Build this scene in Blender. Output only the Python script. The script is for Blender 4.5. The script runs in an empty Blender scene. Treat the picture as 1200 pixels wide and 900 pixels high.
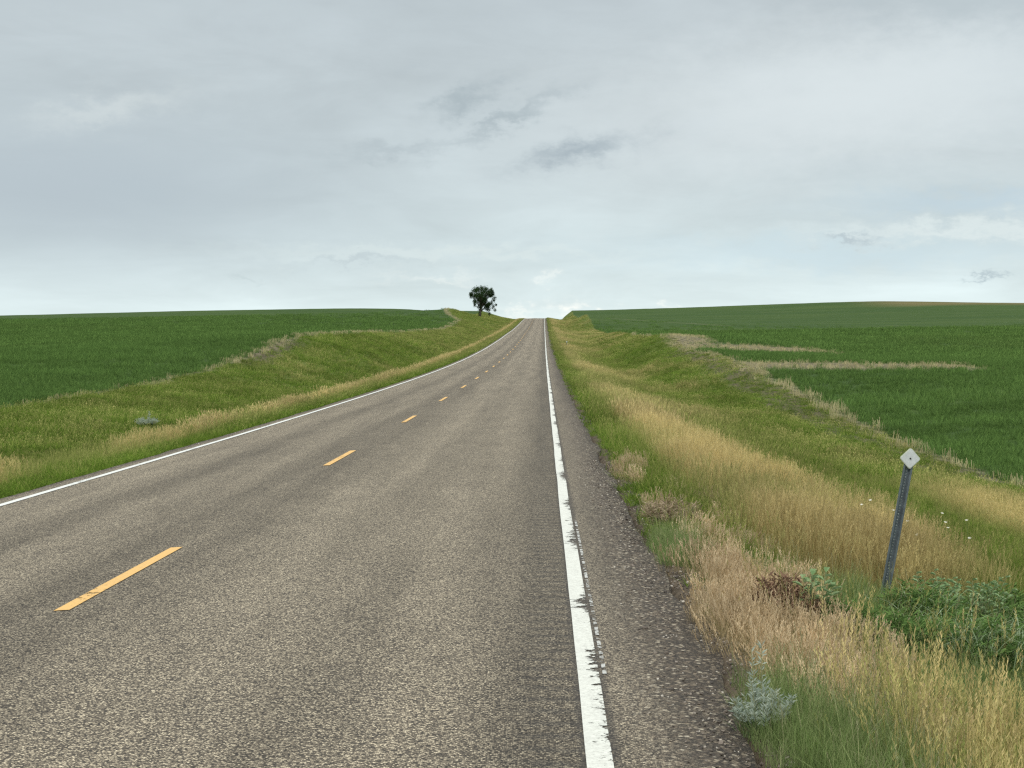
import bpy, bmesh, math, random
import numpy as np
from mathutils import Vector, Matrix

random.seed(7)
RNG = np.random.default_rng(11)
S = bpy.context.scene
R = math.radians

# ------------------------------------------------------------------ camera
F = 1750.0                      # focal length in pixels of the 1200 px wide photograph
EYE = 1.80                      # eye height over the road
PITCH = math.atan(45 / F)
YAW = math.atan(37 / F)
cam_d = bpy.data.cameras.new('camera')
cam = bpy.data.objects.new('camera', cam_d)
S.collection.objects.link(cam)
S.camera = cam
cam_d.sensor_width = 36.0
cam_d.lens = F / 1200 * 36.0
cam_d.clip_start = 0.1
cam_d.clip_end = 9000
cam.location = (0, 0, EYE)
cam.rotation_euler = (math.pi / 2 - PITCH, 0, YAW)

# ------------------------------------------------------------------ sky and sun
SUN_EL, SUN_AZ = R(52), R(215)          # azimuth clockwise from +Y
W = bpy.data.worlds.new('World')
S.world = W
W.use_nodes = True
nt = W.node_tree
nt.nodes.clear()


class NB:
    """tiny node builder"""
    def __init__(s, tree):
        s.t = tree

    def n(s, typ, **kw):
        nd = s.t.nodes.new(typ)
        for k, v in kw.items():
            setattr(nd, k, v)
        return nd

    def link(s, a, b):
        s.t.links.new(a, b)

    def _in(s, nd, i, v):
        if isinstance(v, bpy.types.NodeSocket):
            s.link(v, nd.inputs[i])
        elif v is not None:
            nd.inputs[i].default_value = v

    def m(s, op, a, b=None, c=None, clamp=False):
        nd = s.n('ShaderNodeMath', operation=op, use_clamp=clamp)
        s._in(nd, 0, a)
        if b is not None: s._in(nd, 1, b)
        if c is not None: s._in(nd, 2, c)
        return nd.outputs[0]

    def mix(s, f, a, b, blend='MIX'):
        nd = s.n('ShaderNodeMix', data_type='RGBA', blend_type=blend)
        nd.clamp_factor = True
        s._in(nd, 0, f)
        for i, v in ((6, a), (7, b)):
            if isinstance(v, tuple) and len(v) == 3: v = v + (1,)
            s._in(nd, i, v)
        return nd.outputs[2]

    def mr(s, v, a, b, c=0.0, d=1.0, smooth=False):
        nd = s.n('ShaderNodeMapRange')
        nd.interpolation_type = 'SMOOTHSTEP' if smooth else 'LINEAR'
        s._in(nd, 0, v)
        for i, x in ((1, a), (2, b), (3, c), (4, d)):
            nd.inputs[i].default_value = x
        return nd.outputs[0]

    def ramp(s, v, stops, interp='LINEAR'):
        nd = s.n('ShaderNodeValToRGB')
        cr = nd.color_ramp
        cr.interpolation = interp
        while len(cr.elements) < len(stops): cr.elements.new(0.5)
        for e, (p, c) in zip(cr.elements, stops):
            e.position = p
            if isinstance(c, (int, float)): c = (c, c, c)
            e.color = tuple(c) + (1,)
        s.link(v, nd.inputs[0])
        return nd.outputs[0]

    def noise(s, vec, scale, detail=3, rough=0.5, dist=0.0, dim='3D'):
        nd = s.n('ShaderNodeTexNoise', noise_dimensions=dim)
        s.link(vec, nd.inputs['Vector'])
        nd.inputs['Scale'].default_value = scale
        nd.inputs['Detail'].default_value = detail
        nd.inputs['Roughness'].default_value = rough
        nd.inputs['Distortion'].default_value = dist
        return nd.outputs[0]

    def comb(s, x, y, z):
        nd = s.n('ShaderNodeCombineXYZ')
        for i, v in enumerate((x, y, z)): s._in(nd, i, v)
        return nd.outputs[0]

    def sep(s, v):
        nd = s.n('ShaderNodeSeparateXYZ')
        s.link(v, nd.inputs[0])
        return nd.outputs

    def attr(s, name, typ='GEOMETRY', out='Fac'):
        nd = s.n('ShaderNodeAttribute', attribute_type=typ, attribute_name=name)
        return nd.outputs[out]


b = NB(nt)
out = b.n('ShaderNodeOutputWorld')
bg = b.n('ShaderNodeBackground')
bg.inputs[1].default_value = 0.10
b.link(bg.outputs[0], out.inputs[0])
sky = b.n('ShaderNodeTexSky', sky_type='NISHITA', sun_disc=False)
sky.sun_elevation = SUN_EL
sky.sun_rotation = SUN_AZ
sky.air_density = 1.0
sky.dust_density = 2.0
tc = b.n('ShaderNodeTexCoord')
dx, dy, dz = b.sep(tc.outputs['Generated'])[:3]
az = b.m('ARCTAN2', dx, dy)
el = b.m('ARCSINE', dz)
# cloud deck drawn on directions; degrees make the numbers readable
azd = b.m('MULTIPLY', az, 57.2958)
eld = b.m('MULTIPLY', el, 57.2958)
# flattened coordinates: clouds get thin toward the horizon
ev = b.m('POWER', b.m('MAXIMUM', eld, 0.0), 0.75)
cvec = b.comb(b.m('MULTIPLY', azd, 0.06), b.m('MULTIPLY', ev, 0.32), 0.0)
n1 = b.noise(cvec, 1.3, 6, 0.55, 0.4)
n2 = b.noise(b.comb(b.m('MULTIPLY', azd, 0.10), b.m('MULTIPLY', ev, 0.9), 3.0), 1.6, 7, 0.6, 0.5)
wv = b.noise(b.comb(b.m('MULTIPLY', azd, 0.5), b.m('MULTIPLY', eld, 0.9), 7.0), 1.5, 6, 0.62)
wv2 = b.noise(b.comb(b.m('MULTIPLY', azd, 0.5), b.m('MULTIPLY', eld, 0.9), 17.0), 1.5, 6, 0.62)
azw = b.m('ADD', azd, b.m('MULTIPLY', b.m('SUBTRACT', wv, 0.5), 4.4))
elw = b.m('ADD', eld, b.m('MULTIPLY', b.m('SUBTRACT', wv2, 0.5), 2.3))


def blob(px, py, wx, wy, tilt=0.0, warp=True, pw=1.0):
    """soft cloud centred on the direction the photograph shows at px,py; sizes in pixels"""
    a0 = math.degrees(math.atan((px - 637) / F)); e0 = math.degrees(math.atan((405 - py) / F))
    ux = b.m('SUBTRACT', azw if warp else azd, a0)
    uy = b.m('SUBTRACT', elw if warp else eld, e0)
    k = math.degrees(1 / F)
    if tilt:
        uy = b.m('ADD', uy, b.m('MULTIPLY', ux, tilt))
    qx = b.m('POWER', b.m('MULTIPLY', ux, 1 / (wx * k)), 2.0)
    qy = b.m('POWER', b.m('MULTIPLY', uy, 1 / (wy * k)), 2.0)
    return b.m('EXPONENT', b.m('MULTIPLY', b.m('ADD', qx, qy), -1.0))


# overcast base by elevation (radiance seen by the eye)
base = b.ramp(b.mr(eld, 0.0, 40.0), [
    (0.0, (0.66, 0.74, 0.73)), (0.035, (0.62, 0.70, 0.71)), (0.10, (0.52, 0.59, 0.61)),
    (0.20, (0.45, 0.50, 0.525)), (0.34, (0.41, 0.45, 0.48)), (0.6, (0.62, 0.65, 0.67)), (1.0, (0.95, 0.97, 1.0))])
# large soft structure
big = b.mr(n1, 0.3, 0.7, 0.90, 1.12)
fine = b.mr(n2, 0.3, 0.7, 0.935, 1.055)
base = b.mix(1.0, base, b.comb(big, big, big), 'MULTIPLY')
base = b.mix(1.0, base, b.comb(fine, fine, fine), 'MULTIPLY')


def tint(col, mask, target, amt):
    return b.mix(b.m('MULTIPLY', mask, amt, clamp=True), col, target)


base = tint(base, blob(60, 230, 330, 95, 0, False), (0.38, 0.43, 0.475), 0.85)
base = tint(base, blob(990, 120, 330, 90, -0.1), (0.60, 0.64, 0.66), 0.85)
base = tint(base, blob(1130, 15, 190, 35, 0.1), (0.38, 0.43, 0.46), 0.6)
base = tint(base, blob(330, 20, 380, 30), (0.46, 0.51, 0.54), 0.5)
base = tint(base, blob(1150, 245, 150, 16, 0), (0.43, 0.53, 0.61), 0.55)
base = tint(base, blob(960, 298, 260, 20, 0), (0.50, 0.61, 0.67), 0.6)
base = tint(base, blob(1130, 275, 160, 10, 0), (0.66, 0.71, 0.71), 0.6)
base = tint(base, blob(560, 298, 230, 8, 0), (0.60, 0.66, 0.66), 0.55)
base = tint(base, blob(420, 308, 60, 4, 0), (0.42, 0.48, 0.51), 0.55)
base = tint(base, blob(130, 138, 80, 16, -0.2), (0.55, 0.59, 0.60), 0.6)
# darker wisps
base = tint(base, blob(548, 118, 36, 16, -0.3), (0.33, 0.38, 0.41), .85)
base = tint(base, blob(590, 140, 62, 12, -0.45), (0.35, 0.40, 0.43), 0.9)
base = tint(base, blob(678, 180, 62, 15, -0.15), (0.31, 0.36, 0.40), .85)
base = tint(base, blob(450, 180, 60, 9, -0.05), (0.38, 0.43, 0.46), 0.7)
base = tint(base, blob(990, 282, 28, 4, 0), (0.38, 0.44, 0.48), 0.75)
base = tint(base, blob(1150, 329, 15, 3, 0), (0.38, 0.45, 0.49), 0.8)
base = tint(base, blob(290, 330, 30, 4, 0), (0.48, 0.55, 0.57), 0.8)
# pale cumulus heads low over the crest
for px, py, wx, wy, pa in ((653, 361, 18, 9, .9), (712, 361, 15, 5, .7), (785, 360, 10, 4, .6), (645, 324, 10, 6, .35), (605, 368, 16, 5, .5),
                       (510, 325, 50, 5, .25)):
    base = tint(base, blob(px, py, wx, wy), (0.84, 0.84, 0.80), pa)
clear = b.mix(1.0, sky.outputs[0], (1.6, 1.6, 1.6), 'MULTIPLY')
cover = b.mr(n1, 0.2, 0.42, 0.86, 0.98)
ten = b.mix(1.0, base, (12.25, 12.55, 12.45), 'MULTIPLY')
fin = b.mix(cover, clear, ten)
b.link(fin, bg.inputs[0])

sun_d = bpy.data.lights.new('sun', 'SUN')
sun_d.energy = 1.5
sun_d.angle = R(14)
sun_d.color = (1.0, 0.96, 0.90)
sun = bpy.data.objects.new('sun', sun_d)
S.collection.objects.link(sun)
sd = Vector((math.sin(SUN_AZ) * math.cos(SUN_EL), math.cos(SUN_AZ) * math.cos(SUN_EL), math.sin(SUN_EL)))
sun.rotation_euler = (-sd).to_track_quat('-Z', 'Y').to_euler()

S.view_settings.view_transform = 'Standard'
S.view_settings.look = 'None'
S.view_settings.gamma = 1
S.view_settings.exposure = 0.0
S.view_settings.use_curve_mapping = False
S.render.resolution_x, S.render.resolution_y = 1024, 768
S.render.engine = 'CYCLES'
S.cycles.use_denoising = False      # fine blades and chips stay sharp
S.cycles.filter_width = 1.3
S.cycles.max_bounces = 5
S.cycles.transparent_max_bounces = 8

# ------------------------------------------------------------------ numeric helpers
def unproj(px, py, D):
    """world point on the photograph's ray px,py at forward distance D"""
    d = Vector(((px - 600) / F, -(py - 450) / F, -1.0))
    d = cam.rotation_euler.to_matrix() @ d
    return (d.x / d.y * D, D, EYE + d.z / d.y * D)


def _h(ix, iy, seed):
    n = (ix.astype(np.int64) * 374761393 + iy.astype(np.int64) * 668265263 + seed * 974634777) & 0xffffffff
    n = ((n ^ (n >> 13)) * 1274126177) & 0xffffffff
    return ((n ^ (n >> 16)) & 0xffff) / 65535.0


def vnoise(x, y, seed=0):
    x = np.asarray(x, float); y = np.asarray(y, float)
    ix, iy = np.floor(x), np.floor(y)
    fx, fy = x - ix, y - iy
    fx = fx * fx * (3 - 2 * fx); fy = fy * fy * (3 - 2 * fy)
    a, b_, c, d = _h(ix, iy, seed), _h(ix + 1, iy, seed), _h(ix, iy + 1, seed), _h(ix + 1, iy + 1, seed)
    return (a * (1 - fx) + b_ * fx) * (1 - fy) + (c * (1 - fx) + d * fx) * fy


def fbm(x, y, seed=0, o=4):
    s, a, t = 0, 1, 0
    for i in range(o):
        s = s + a * vnoise(np.asarray(x) * 2 ** i, np.asarray(y) * 2 ** i, seed + i * 17)
        t += a; a *= 0.5
    return s / t


def sstep(a, c, x):
    t = np.clip((np.asarray(x, float) - a) / (c - a), 0, 1)
    return t * t * (3 - 2 * t)


def band(x, a, c, w):
    return sstep(a - w, a + w, x) * (1 - sstep(c - w, c + w, x))


def hermite(xs, ys, x):
    xs = np.asarray(xs, float); ys = np.asarray(ys, float)
    m = np.gradient(ys, xs)
    x = np.asarray(x, float)
    i = np.clip(np.searchsorted(xs, x) - 1, 0, len(xs) - 2)
    h = xs[i + 1] - xs[i]
    t = np.clip((x - xs[i]) / h, 0, 1)
    return ((2 * t**3 - 3 * t**2 + 1) * ys[i] + (t**3 - 2 * t**2 + t) * h * m[i]
            + (-2 * t**3 + 3 * t**2) * ys[i + 1] + (t**3 - t**2) * h * m[i + 1])


# road profile (distance, height)
PX = [-80, 0, 35, 59, 108, 156, 193, 228, 263, 321, 384, 442, 500, 545, 600, 680, 800, 1200, 3000]
PZ = [0, 0, 0.0, .10, .55, 1.33, 2.12, 2.95, 3.85, 5.3, 7.1, 8.9, 10.6, 11.75, 12.4, 12.0, 9, -6, -60]
XR0, XR1, XC = -6.85, 0.98, -3.2


def prof(d): return hermite(PX, PZ, d)


def road_z(X, d):
    X = np.asarray(X, float)
    return prof(d) - 0.04 * np.clip(XC - X, 0, 9) - 0.012 * np.clip(X - XC, 0, 9) + 0.03


# ------------------------------------------------------------------ hills: thin plate through surveyed points
ctl = []
for px, py, D in [
    # right boundary of the verge and the crop field
    (1200, 575, 37), (1075, 530, 48), (960, 475, 65), (880, 431, 86), (800, 405, 129), (788, 393.5, 139), (755, 393.5, 178),
    (712, 392, 280), (697, 386, 350), (682, 377, 467), (675, 370.5, 553),
    (1135, 426, 95), (970, 405, 150), (1200, 470, 62), (1200, 425, 105), (1100, 385, 230), (1200, 384, 230),
    (1200, 355, 640), (1120, 354, 640), (1040, 353, 640), (980, 356, 620), (900, 361, 600), (800, 366.5, 580), (720, 369.5, 560),
    # left
    (0, 478, 49.5), (83, 465, 57), (167, 452, 67), (277, 423, 87.5), (310, 409, 98), (345, 394, 111), (400, 391, 133),
    (500, 388, 225), (532, 376, 320), (520, 365, 420),
    (0, 412, 120), (200, 395, 170), (0, 380, 300), (200, 372, 420), (0, 372, 620), (120, 368, 620), (240, 364, 620), (360, 363.5, 600),
    (480, 362.5, 560), (531, 361, 420), (553, 366.5, 430), (570, 370.0, 440), (586, 372, 455), (600, 374, 470)]:
    ctl.append(unproj(px, py, D))
ctl += [(-100, -60, -.2), (-18, -60, -.4), (12, -60, -1.6), (100, -60, -1.8), (-18, 0, -.35), (12, 0, -1.7), (12, 20, -1.75),
        (-18, 25, -.35), (60, 10, -2.0), (-80, 10, 0), (-420, 60, 2), (420, 60, 1), (-420, 300, 8), (420, 300, 11),
        (-450, 640, 13), (450, 640, 18), (-3, 560, 12.0), (-18, 170, 3.2)]
ctl = np.array(ctl)
SC = 100.0


def _phi(r2):
    return np.where(r2 > 1e-12, 0.5 * r2 * np.log(np.maximum(r2, 1e-12)), 0)


P = ctl[:, :2] / SC
K = _phi(((P[:, None] - P[None]) ** 2).sum(-1)) + 0.0015 * np.eye(len(P))
Q = np.hstack([np.ones((len(P), 1)), P])
A = np.block([[K, Q], [Q.T, np.zeros((3, 3))]])
SOL = np.linalg.solve(A, np.concatenate([ctl[:, 2], np.zeros(3)]))


def tps(X, Y):
    X = np.asarray(X, float) / SC; Y = np.asarray(Y, float) / SC
    sh = X.shape; X = X.ravel(); Y = Y.ravel()
    o = SOL[-3] + SOL[-2] * X + SOL[-1] * Y
    for i in range(len(P)):
        o = o + SOL[i] * _phi((X - P[i, 0]) ** 2 + (Y - P[i, 1]) ** 2)
    return o.reshape(sh)


def XBR(d): return 12.0 + 0.5 * (fbm(np.asarray(d) / 9.0, 0.3, 5) - 0.5) * np.clip(np.asarray(d) / 40, 0.4, 2)
def XBL(d): return -18.0 - 8 * sstep(320, 410, d) + 0.6 * (fbm(np.asarray(d) / 9.0, 9.3, 6) - 0.5)


def hill(X, Y):
    Yc = np.clip(Y, -60, 640); Xc = np.clip(X, -450, 450)
    # beyond the crest the land falls away again
    over = np.maximum(Y - 640, 0)
    return tps(Xc, Yc) - 0.03 * over - 0.00001 * over ** 2 * 0 + 0.0


def ground(X, Y):
    X = np.asarray(X, float); Y = np.asarray(Y, float)
    H = hill(X, Y)
    rz = prof(Y)
    far = sstep(90, 200, Y)
    xr, xl = XBR(Y), XBL(Y)
    hr, hl = hill(xr, Y), hill(xl, Y)
    # right cross-section
    zr = [rz - 0.02, rz - 0.50 + 0.08 * far, rz - 1.15 + 0.35 * far, (rz - 1.15 + 0.35 * far) * 0.46 + hr * 0.54, hr]
    kr = [0 * Y + 1.0, 0 * Y + 3.1, 0 * Y + 6.2, 0 * Y + 9.2, xr]
    wk = 3.2 / (-xl - 11.0) * 1.12
    zl = [rz - 0.17, rz - 0.45, rz - 0.85 + 0.3 * far, (rz - 0.85 + 0.3 * far) * (1 - wk) + hl * wk, hl]
    kl = [0 * Y + 6.9, 0 * Y + 8.6, 0 * Y + 11.0, 0 * Y + 14.2, -xl]

    def cross(x, k, z):
        res = z[0]
        n = len(k)
        tan = []
        for i in range(n):
            a, c = max(i - 1, 0), min(i + 1, n - 1)
            tan.append((z[c] - z[a]) / (k[c] - k[a]))
        for i in range(n - 1):
            h = k[i + 1] - k[i]
            t = np.clip((x - k[i]) / h, 0, 1)
            v = ((2 * t**3 - 3 * t**2 + 1) * z[i] + (t**3 - 2 * t**2 + t) * h * tan[i]
                 + (-2 * t**3 + 3 * t**2) * z[i + 1] + (t**3 - t**2) * h * tan[i + 1])
            res = np.where(x >= k[i], v, res)
        return res
    R_ = cross(X, kr, zr)
    L_ = cross(-X, kl, zl)
    wr = sstep(0, 1, (X - xr + 1.0) / 4.0); wl = sstep(0, 1, (xl + 1.0 - X) / 4.0)
    zz = np.where(X > -2.9, R_ * (1 - wr) + H * wr, L_ * (1 - wl) + H * wl)
    # under the pavement the ground sits lower
    under = sstep(XR0 - 0.15, XR0 + 0.15, X) * (1 - sstep(XR1 - 0.12, XR1 + 0.12, X))
    zz = zz * (1 - under) + (road_z(X, Y) - 0.16) * under
    off = np.clip(np.minimum(np.abs(X - XR1), np.abs(X - XR0)) / 3, 0, 1) * (1 - under)
    verge = (X < xr) & (X > xl)
    zz = zz + off * np.where(verge, 0.22 - 0.15 * sstep(60, 180, Y), 0.10) * (fbm(X / 2.2, Y / 2.8, 21, 4) - 0.5)
    zz = zz + off * 0.14 * (fbm(X / 14, Y / 18, 31, 3) - 0.5) * sstep(50, 160, Y) * (Y < 2000)
    return zz


# ------------------------------------------------------------------ cover maps (what grows where)
def dryness(X, Y):
    X = np.asarray(X, float); Y = np.asarray(Y, float)
    n = fbm(X / 1.3, Y / 3.5, 41, 4); n2 = fbm(X / 4, Y / 14, 43, 4)
    xs = X + 1.0 * (fbm(X / 3, Y / 7, 44, 3) - 0.5)
    nearb = 1 - sstep(38, 50, Y)
    R_ = (X > -3)
    d = 0.05 + 0.75 * (n2 - 0.48) + 0.30 * (n - 0.5)
    d = d + R_ * 0.76 * band(xs, 2.05, 4.4 - 1.0 * sstep(20, 40, Y), 0.45) * nearb * (0.78 + 2.2 * (fbm(X / .8, Y / 3.0, 49, 3) - .48)) * sstep(12.5, 15, Y)
    d = d + R_ * 0.17 * band(xs, 1.5, 3.6, 0.8) * (1 - nearb)
    d = d - R_ * 0.40 * band(xs, 4.6, 7.4, 0.6) * nearb
    d = d - R_ * 0.5 * band(X, 0.9, 1.9, 0.15)
    d = d + R_ * 0.30 * band(xs, 7.6, 11.6, 0.9) * (1 - sstep(24, 40, Y))
    d = d + R_ * 0.22 * band(xs, 3, 9, 2.0) * band(Y, 52, 66, 5)
    d = d + 0.10 * sstep(170, 260, Y) * R_
    # left verge: tan crest of tall brome behind a green foot
    edge = -8.55 - 0.25 * (fbm(Y / 6, Y * 0 + 0.5, 47, 2) - 0.5) - 0.3 * sstep(40, 150, Y)
    crest = band(xs, edge - 0.45, edge + 0.15, 0.18) * (X < 0)
    d = d + 0.66 * crest * sstep(0.28, 0.42, fbm(Y / 11, Y * 0 + 3.5, 48, 2) + 0.10)
    d = d - 0.16 * (X < -9.4) - 0.25 * ((X > edge + 0.3) & (X < 0))
    d = d + 0.22 * sstep(180, 350, Y) * (X < 0) * sstep(-15, -9, X)
    return np.clip(d, 0, 1)


def stubble_m(X, Y):
    X = np.asarray(X, float); Y = np.asarray(Y, float)
    w = 1.2 * (fbm(X / 4, Y / 4, 51, 3) - 0.5)
    s1 = band(Y + w * 2, 119, 133, 1.2) * band(X + w, 11.5, 24.0, 1.0)
    s2 = band(Y + w * 2, 84, 92, 1.0) * band(X + w, 11.5, 25.5, 1.0)
    s3 = band(X + w, 11.4, 15.5, 0.8) * band(Y, 118, 148, 3)
    # old stalks left along the fence lines
    e1 = 0.6 * band(X - XBR(Y) + w * .5, -0.5, 0.35, 0.2) * band(Y, 30, 200, 6)
    e2 = 0.5 * band(X - XBL(Y) + w * .5, -0.5 - .5 * sstep(80, 100, Y), 0.3, 0.2) * band(Y, 20, 420, 8)
    return np.clip(np.maximum.reduce([s1, s2, s3, e1, e2]), 0, 1)


def dirt_m(X, Y):
    w = 1.6 * (fbm(np.asarray(X) / 2, np.asarray(Y) / 5, 55, 3) - 0.5)
    d1 = 0.8 * band(X - XBL(Y) + w, -0.3, 1.2, 0.4) * band(Y, 86, 106, 4)
    d2 = band(X - XBR(Y) + w, -1.9, -0.2, 0.4) * band(Y, 36, 125, 5)
    d3 = (X > 0) * (1 - sstep(1.12, 1.5, X + .25 * w)) + (X < 0) * sstep(-7.25, -7.05, X + .2 * w)
    return np.clip(d1 * 1.0 + d2 * 0.75 + d3 * (np.abs(X) < 8), 0, 1)


# ------------------------------------------------------------------ object helpers
def tag(o, label=None, cat=None, group=None, kind=None):
    for k, v in (('label', label), ('category', cat), ('group', group), ('kind', kind)):
        if v: o[k] = v
    return o


def mesh_obj(name, verts, faces, mat=None, parent=None, attrs=None, smooth=True):
    me = bpy.data.meshes.new(name)
    me.from_pydata([tuple(v) for v in verts], [], [tuple(int(i) for i in f) for f in faces])
    if smooth:
        me.polygons.foreach_set('use_smooth', [True] * len(me.polygons))
    for k, v in (attrs or {}).items():
        a = me.attributes.new(k, 'FLOAT', 'POINT')
        a.data.foreach_set('value', np.asarray(v, np.float32))
    me.update()
    o = bpy.data.objects.new(name, me)
    if mat: me.materials.append(mat)
    S.collection.objects.link(o)
    if parent: o.parent = parent
    return o


def grid_obj(name, GX, GY, GZ, mat, attrs=None, parent=None):
    nr, nc = GX.shape
    me = bpy.data.meshes.new(name)
    me.vertices.add(nr * nc)
    me.vertices.foreach_set('co', np.stack([GX, GY, GZ], -1).astype(np.float32).ravel())
    i = np.arange((nr - 1) * nc).reshape(nr - 1, nc)[:, :-1].ravel()
    q = np.stack([i, i + 1, i + nc + 1, i + nc], 1).astype(np.int32)
    me.loops.add(q.size)
    me.loops.foreach_set('vertex_index', q.ravel())
    me.polygons.add(len(q))
    me.polygons.foreach_set('loop_start', np.arange(0, q.size, 4, dtype=np.int32))
    me.polygons.foreach_set('loop_total', np.full(len(q), 4, np.int32))
    me.update(calc_edges=True)
    me.polygons.foreach_set('use_smooth', [True] * len(q))
    for k, v in (attrs or {}).items():
        a = me.attributes.new(k, 'FLOAT', 'POINT')
        a.data.foreach_set('value', v.astype(np.float32).ravel())
    me.materials.append(mat)
    o = bpy.data.objects.new(name, me)
    S.collection.objects.link(o)
    if parent: o.parent = parent
    return o


def new_mat(name):
    m = bpy.data.materials.new(name)
    m.use_nodes = True
    m.node_tree.nodes.clear()
    nb = NB(m.node_tree)
    o = nb.n('ShaderNodeOutputMaterial')
    return m, nb, o


def simple_mat(name, col, rough=0.6, var=0.15, scale=8.0, metal=0.0, col2=None):
    m, nb, o = new_mat(name)
    tcn = nb.n('ShaderNodeTexCoord')
    nz = nb.noise(tcn.outputs['Object'], scale, 4)
    c2 = col2 or tuple(c * (1 - 2 * var) for c in col)
    c = nb.mix(nb.mr(nz, 0.35, 0.65), c2, col)
    p = nb.n('ShaderNodeBsdfPrincipled')
    nb.link(c, p.inputs['Base Color'])
    p.inputs['Roughness'].default_value = rough
    p.inputs['Metallic'].default_value = metal
    nb.link(p.outputs[0], o.inputs[0])
    return m


# ------------------------------------------------------------------ ground
mg, nb, o = new_mat('ground')
geo = nb.n('ShaderNodeNewGeometry')
pos = geo.outputs['Position']
px_, py_, pz_ = nb.sep(pos)[:3]
fieldA, dryA, stubA, dirtA, brownA = (nb.attr(k) for k in ('field', 'dry', 'stub', 'dirt', 'brown'))
nf = nb.noise(pos, 5.0, 6, 0.65)
nm = nb.noise(pos, 0.6, 5, 0.6)
nl = nb.noise(nb.comb(nb.m('MULTIPLY', px_, 0.02), nb.m('MULTIPLY', py_, 0.045), 0.0), 1.0, 5, 0.6)
# verge
vg = nb.mix(nb.mr(nf, 0.3, 0.7), (0.050, 0.080, 0.014), (0.130, 0.180, 0.030))
vd = nb.mix(nb.mr(nf, 0.3, 0.7), (0.15, 0.125, 0.05), (0.30, 0.24, 0.11))
verge = nb.mix(nb.m('ADD', dryA, nb.mr(nm, 0.3, 0.7, -0.2, 0.2)), vg, vd)
# crop: rows run roughly across the view, fine foliage relief
rows = nb.noise(nb.comb(nb.m('MULTIPLY', nb.m('ADD', px_, nb.m('MULTIPLY', py_, 0.5)), 0.25), nb.m('MULTIPLY', py_, 1.1), 0.0), 1.0, 5, 0.65)
cr = nb.mix(nb.mr(nf, 0.3, 0.72), (0.026, 0.056, 0.012), (0.074, 0.130, 0.028))
cr = nb.mix(nb.mr(rows, 0.35, 0.65, 0.0, 0.5), cr, (0.030, 0.064, 0.022))
cr = nb.mix(nb.mr(nl, 0.40, 0.70, 0.0, 0.5), cr, (0.085, 0.126, 0.034))
thin = nb.m('MULTIPLY', nb.mr(nb.noise(nb.comb(nb.m('MULTIPLY', px_, 0.018), nb.m('MULTIPLY', py_, 0.05), 5.0), 1.0, 5, 0.7), 0.62, 0.70), 0.45)
cr = nb.mix(thin, cr, (0.17, 0.18, 0.09))
# stubble: pale rows
srow = nb.m('SINE', nb.m('MULTIPLY', nb.m('ADD', px_, nb.m('MULTIPLY', py_, 0.35)), 9.0))
st = nb.mix(nb.mr(nb.m('ADD', nb.m('MULTIPLY', srow, 0.25), nf), 0.3, 0.8), (0.10, 0.085, 0.05), (0.30, 0.26, 0.17))
dirt = nb.mix(nb.mr(nf, 0.3, 0.7), (0.060, 0.048, 0.034), (0.17, 0.135, 0.095))
col = nb.mix(fieldA, verge, cr)
col = nb.mix(dirtA, col, dirt)
col = nb.mix(nb.m('MULTIPLY', stubA, 0.9), col, st)
col = nb.mix(brownA, col, nb.mix(nb.mr(nl, 0.3, 0.7), (0.10, 0.105, 0.035), (0.18, 0.15, 0.065)))
p = nb.n('ShaderNodeBsdfPrincipled')
nb.link(col, p.inputs['Base Color'])
p.inputs['Roughness'].default_value = 0.95
p.inputs['Specular IOR Level'].default_value = 0.1
bp = nb.n('ShaderNodeBump')
bp.inputs['Strength'].default_value = 1.0
bp.inputs['Distance'].default_value = 0.35
nb.link(nb.m('ADD', nb.m('MULTIPLY', nf, 0.35), nb.m('ADD', nb.m('MULTIPLY', nm, 0.5), nb.m('MULTIPLY', rows, 0.5))), bp.inputs['Height'])
nb.link(bp.outputs[0], p.inputs['Normal'])
nb.link(p.outputs[0], o.inputs[0])

ys = [-60, -30, -12, -4, 0, 2]
y = 3.0
while y < 760:
    ys.append(y); y += max(0.22, y * 0.0105)
ys += [800, 860, 950, 1100, 1400, 2000, 3200]
ys = np.array(ys, float)
xs = [0.0]
x = 0.0
step = 0.2
right = []
x = 1.3
while x < 16: right.append(x); x += 0.22
while x < 470: right.append(x); x *= 1.022
right += [560, 700, 1000, 1600, 3000]
left = []
x = 7.2
while x < 28: left.append(-x); x += 0.25
while x < 470: left.append(-x); x *= 1.022
left += [-560, -700, -1000, -1600, -3000]
xs = np.array(sorted(left) + [-7.1, -7.0, -6.9, -6.8, -6.7, -6.5, -5, -3.2, -1.5, 0, 0.6, 0.8, 0.86, 0.92, 0.98, 1.04, 1.1, 1.2] + right)
GX, GY = np.meshgrid(xs, ys)
GZ = ground(GX, GY)
xr, xl = XBR(GY), XBL(GY)
fld = np.maximum(sstep(-0.15, 0.15, GX - xr), sstep(-0.15, 0.15, xl - GX))
brown = sstep(-12, 12, GY - 600 - 30 * (fbm(GX / 60, GY * 0, 61, 3) - 0.5) + 0.12 * (250 - GX)) * sstep(120, 150, GX)
ground_o = grid_obj('ground', GX, GY, GZ, mg, dict(field=fld, dry=dryness(GX, GY), stub=stubble_m(GX, GY), dirt=dirt_m(GX, GY), brown=brown))
tag(ground_o, kind='structure', label='rolling prairie ground under the verges and the crop fields')

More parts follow.
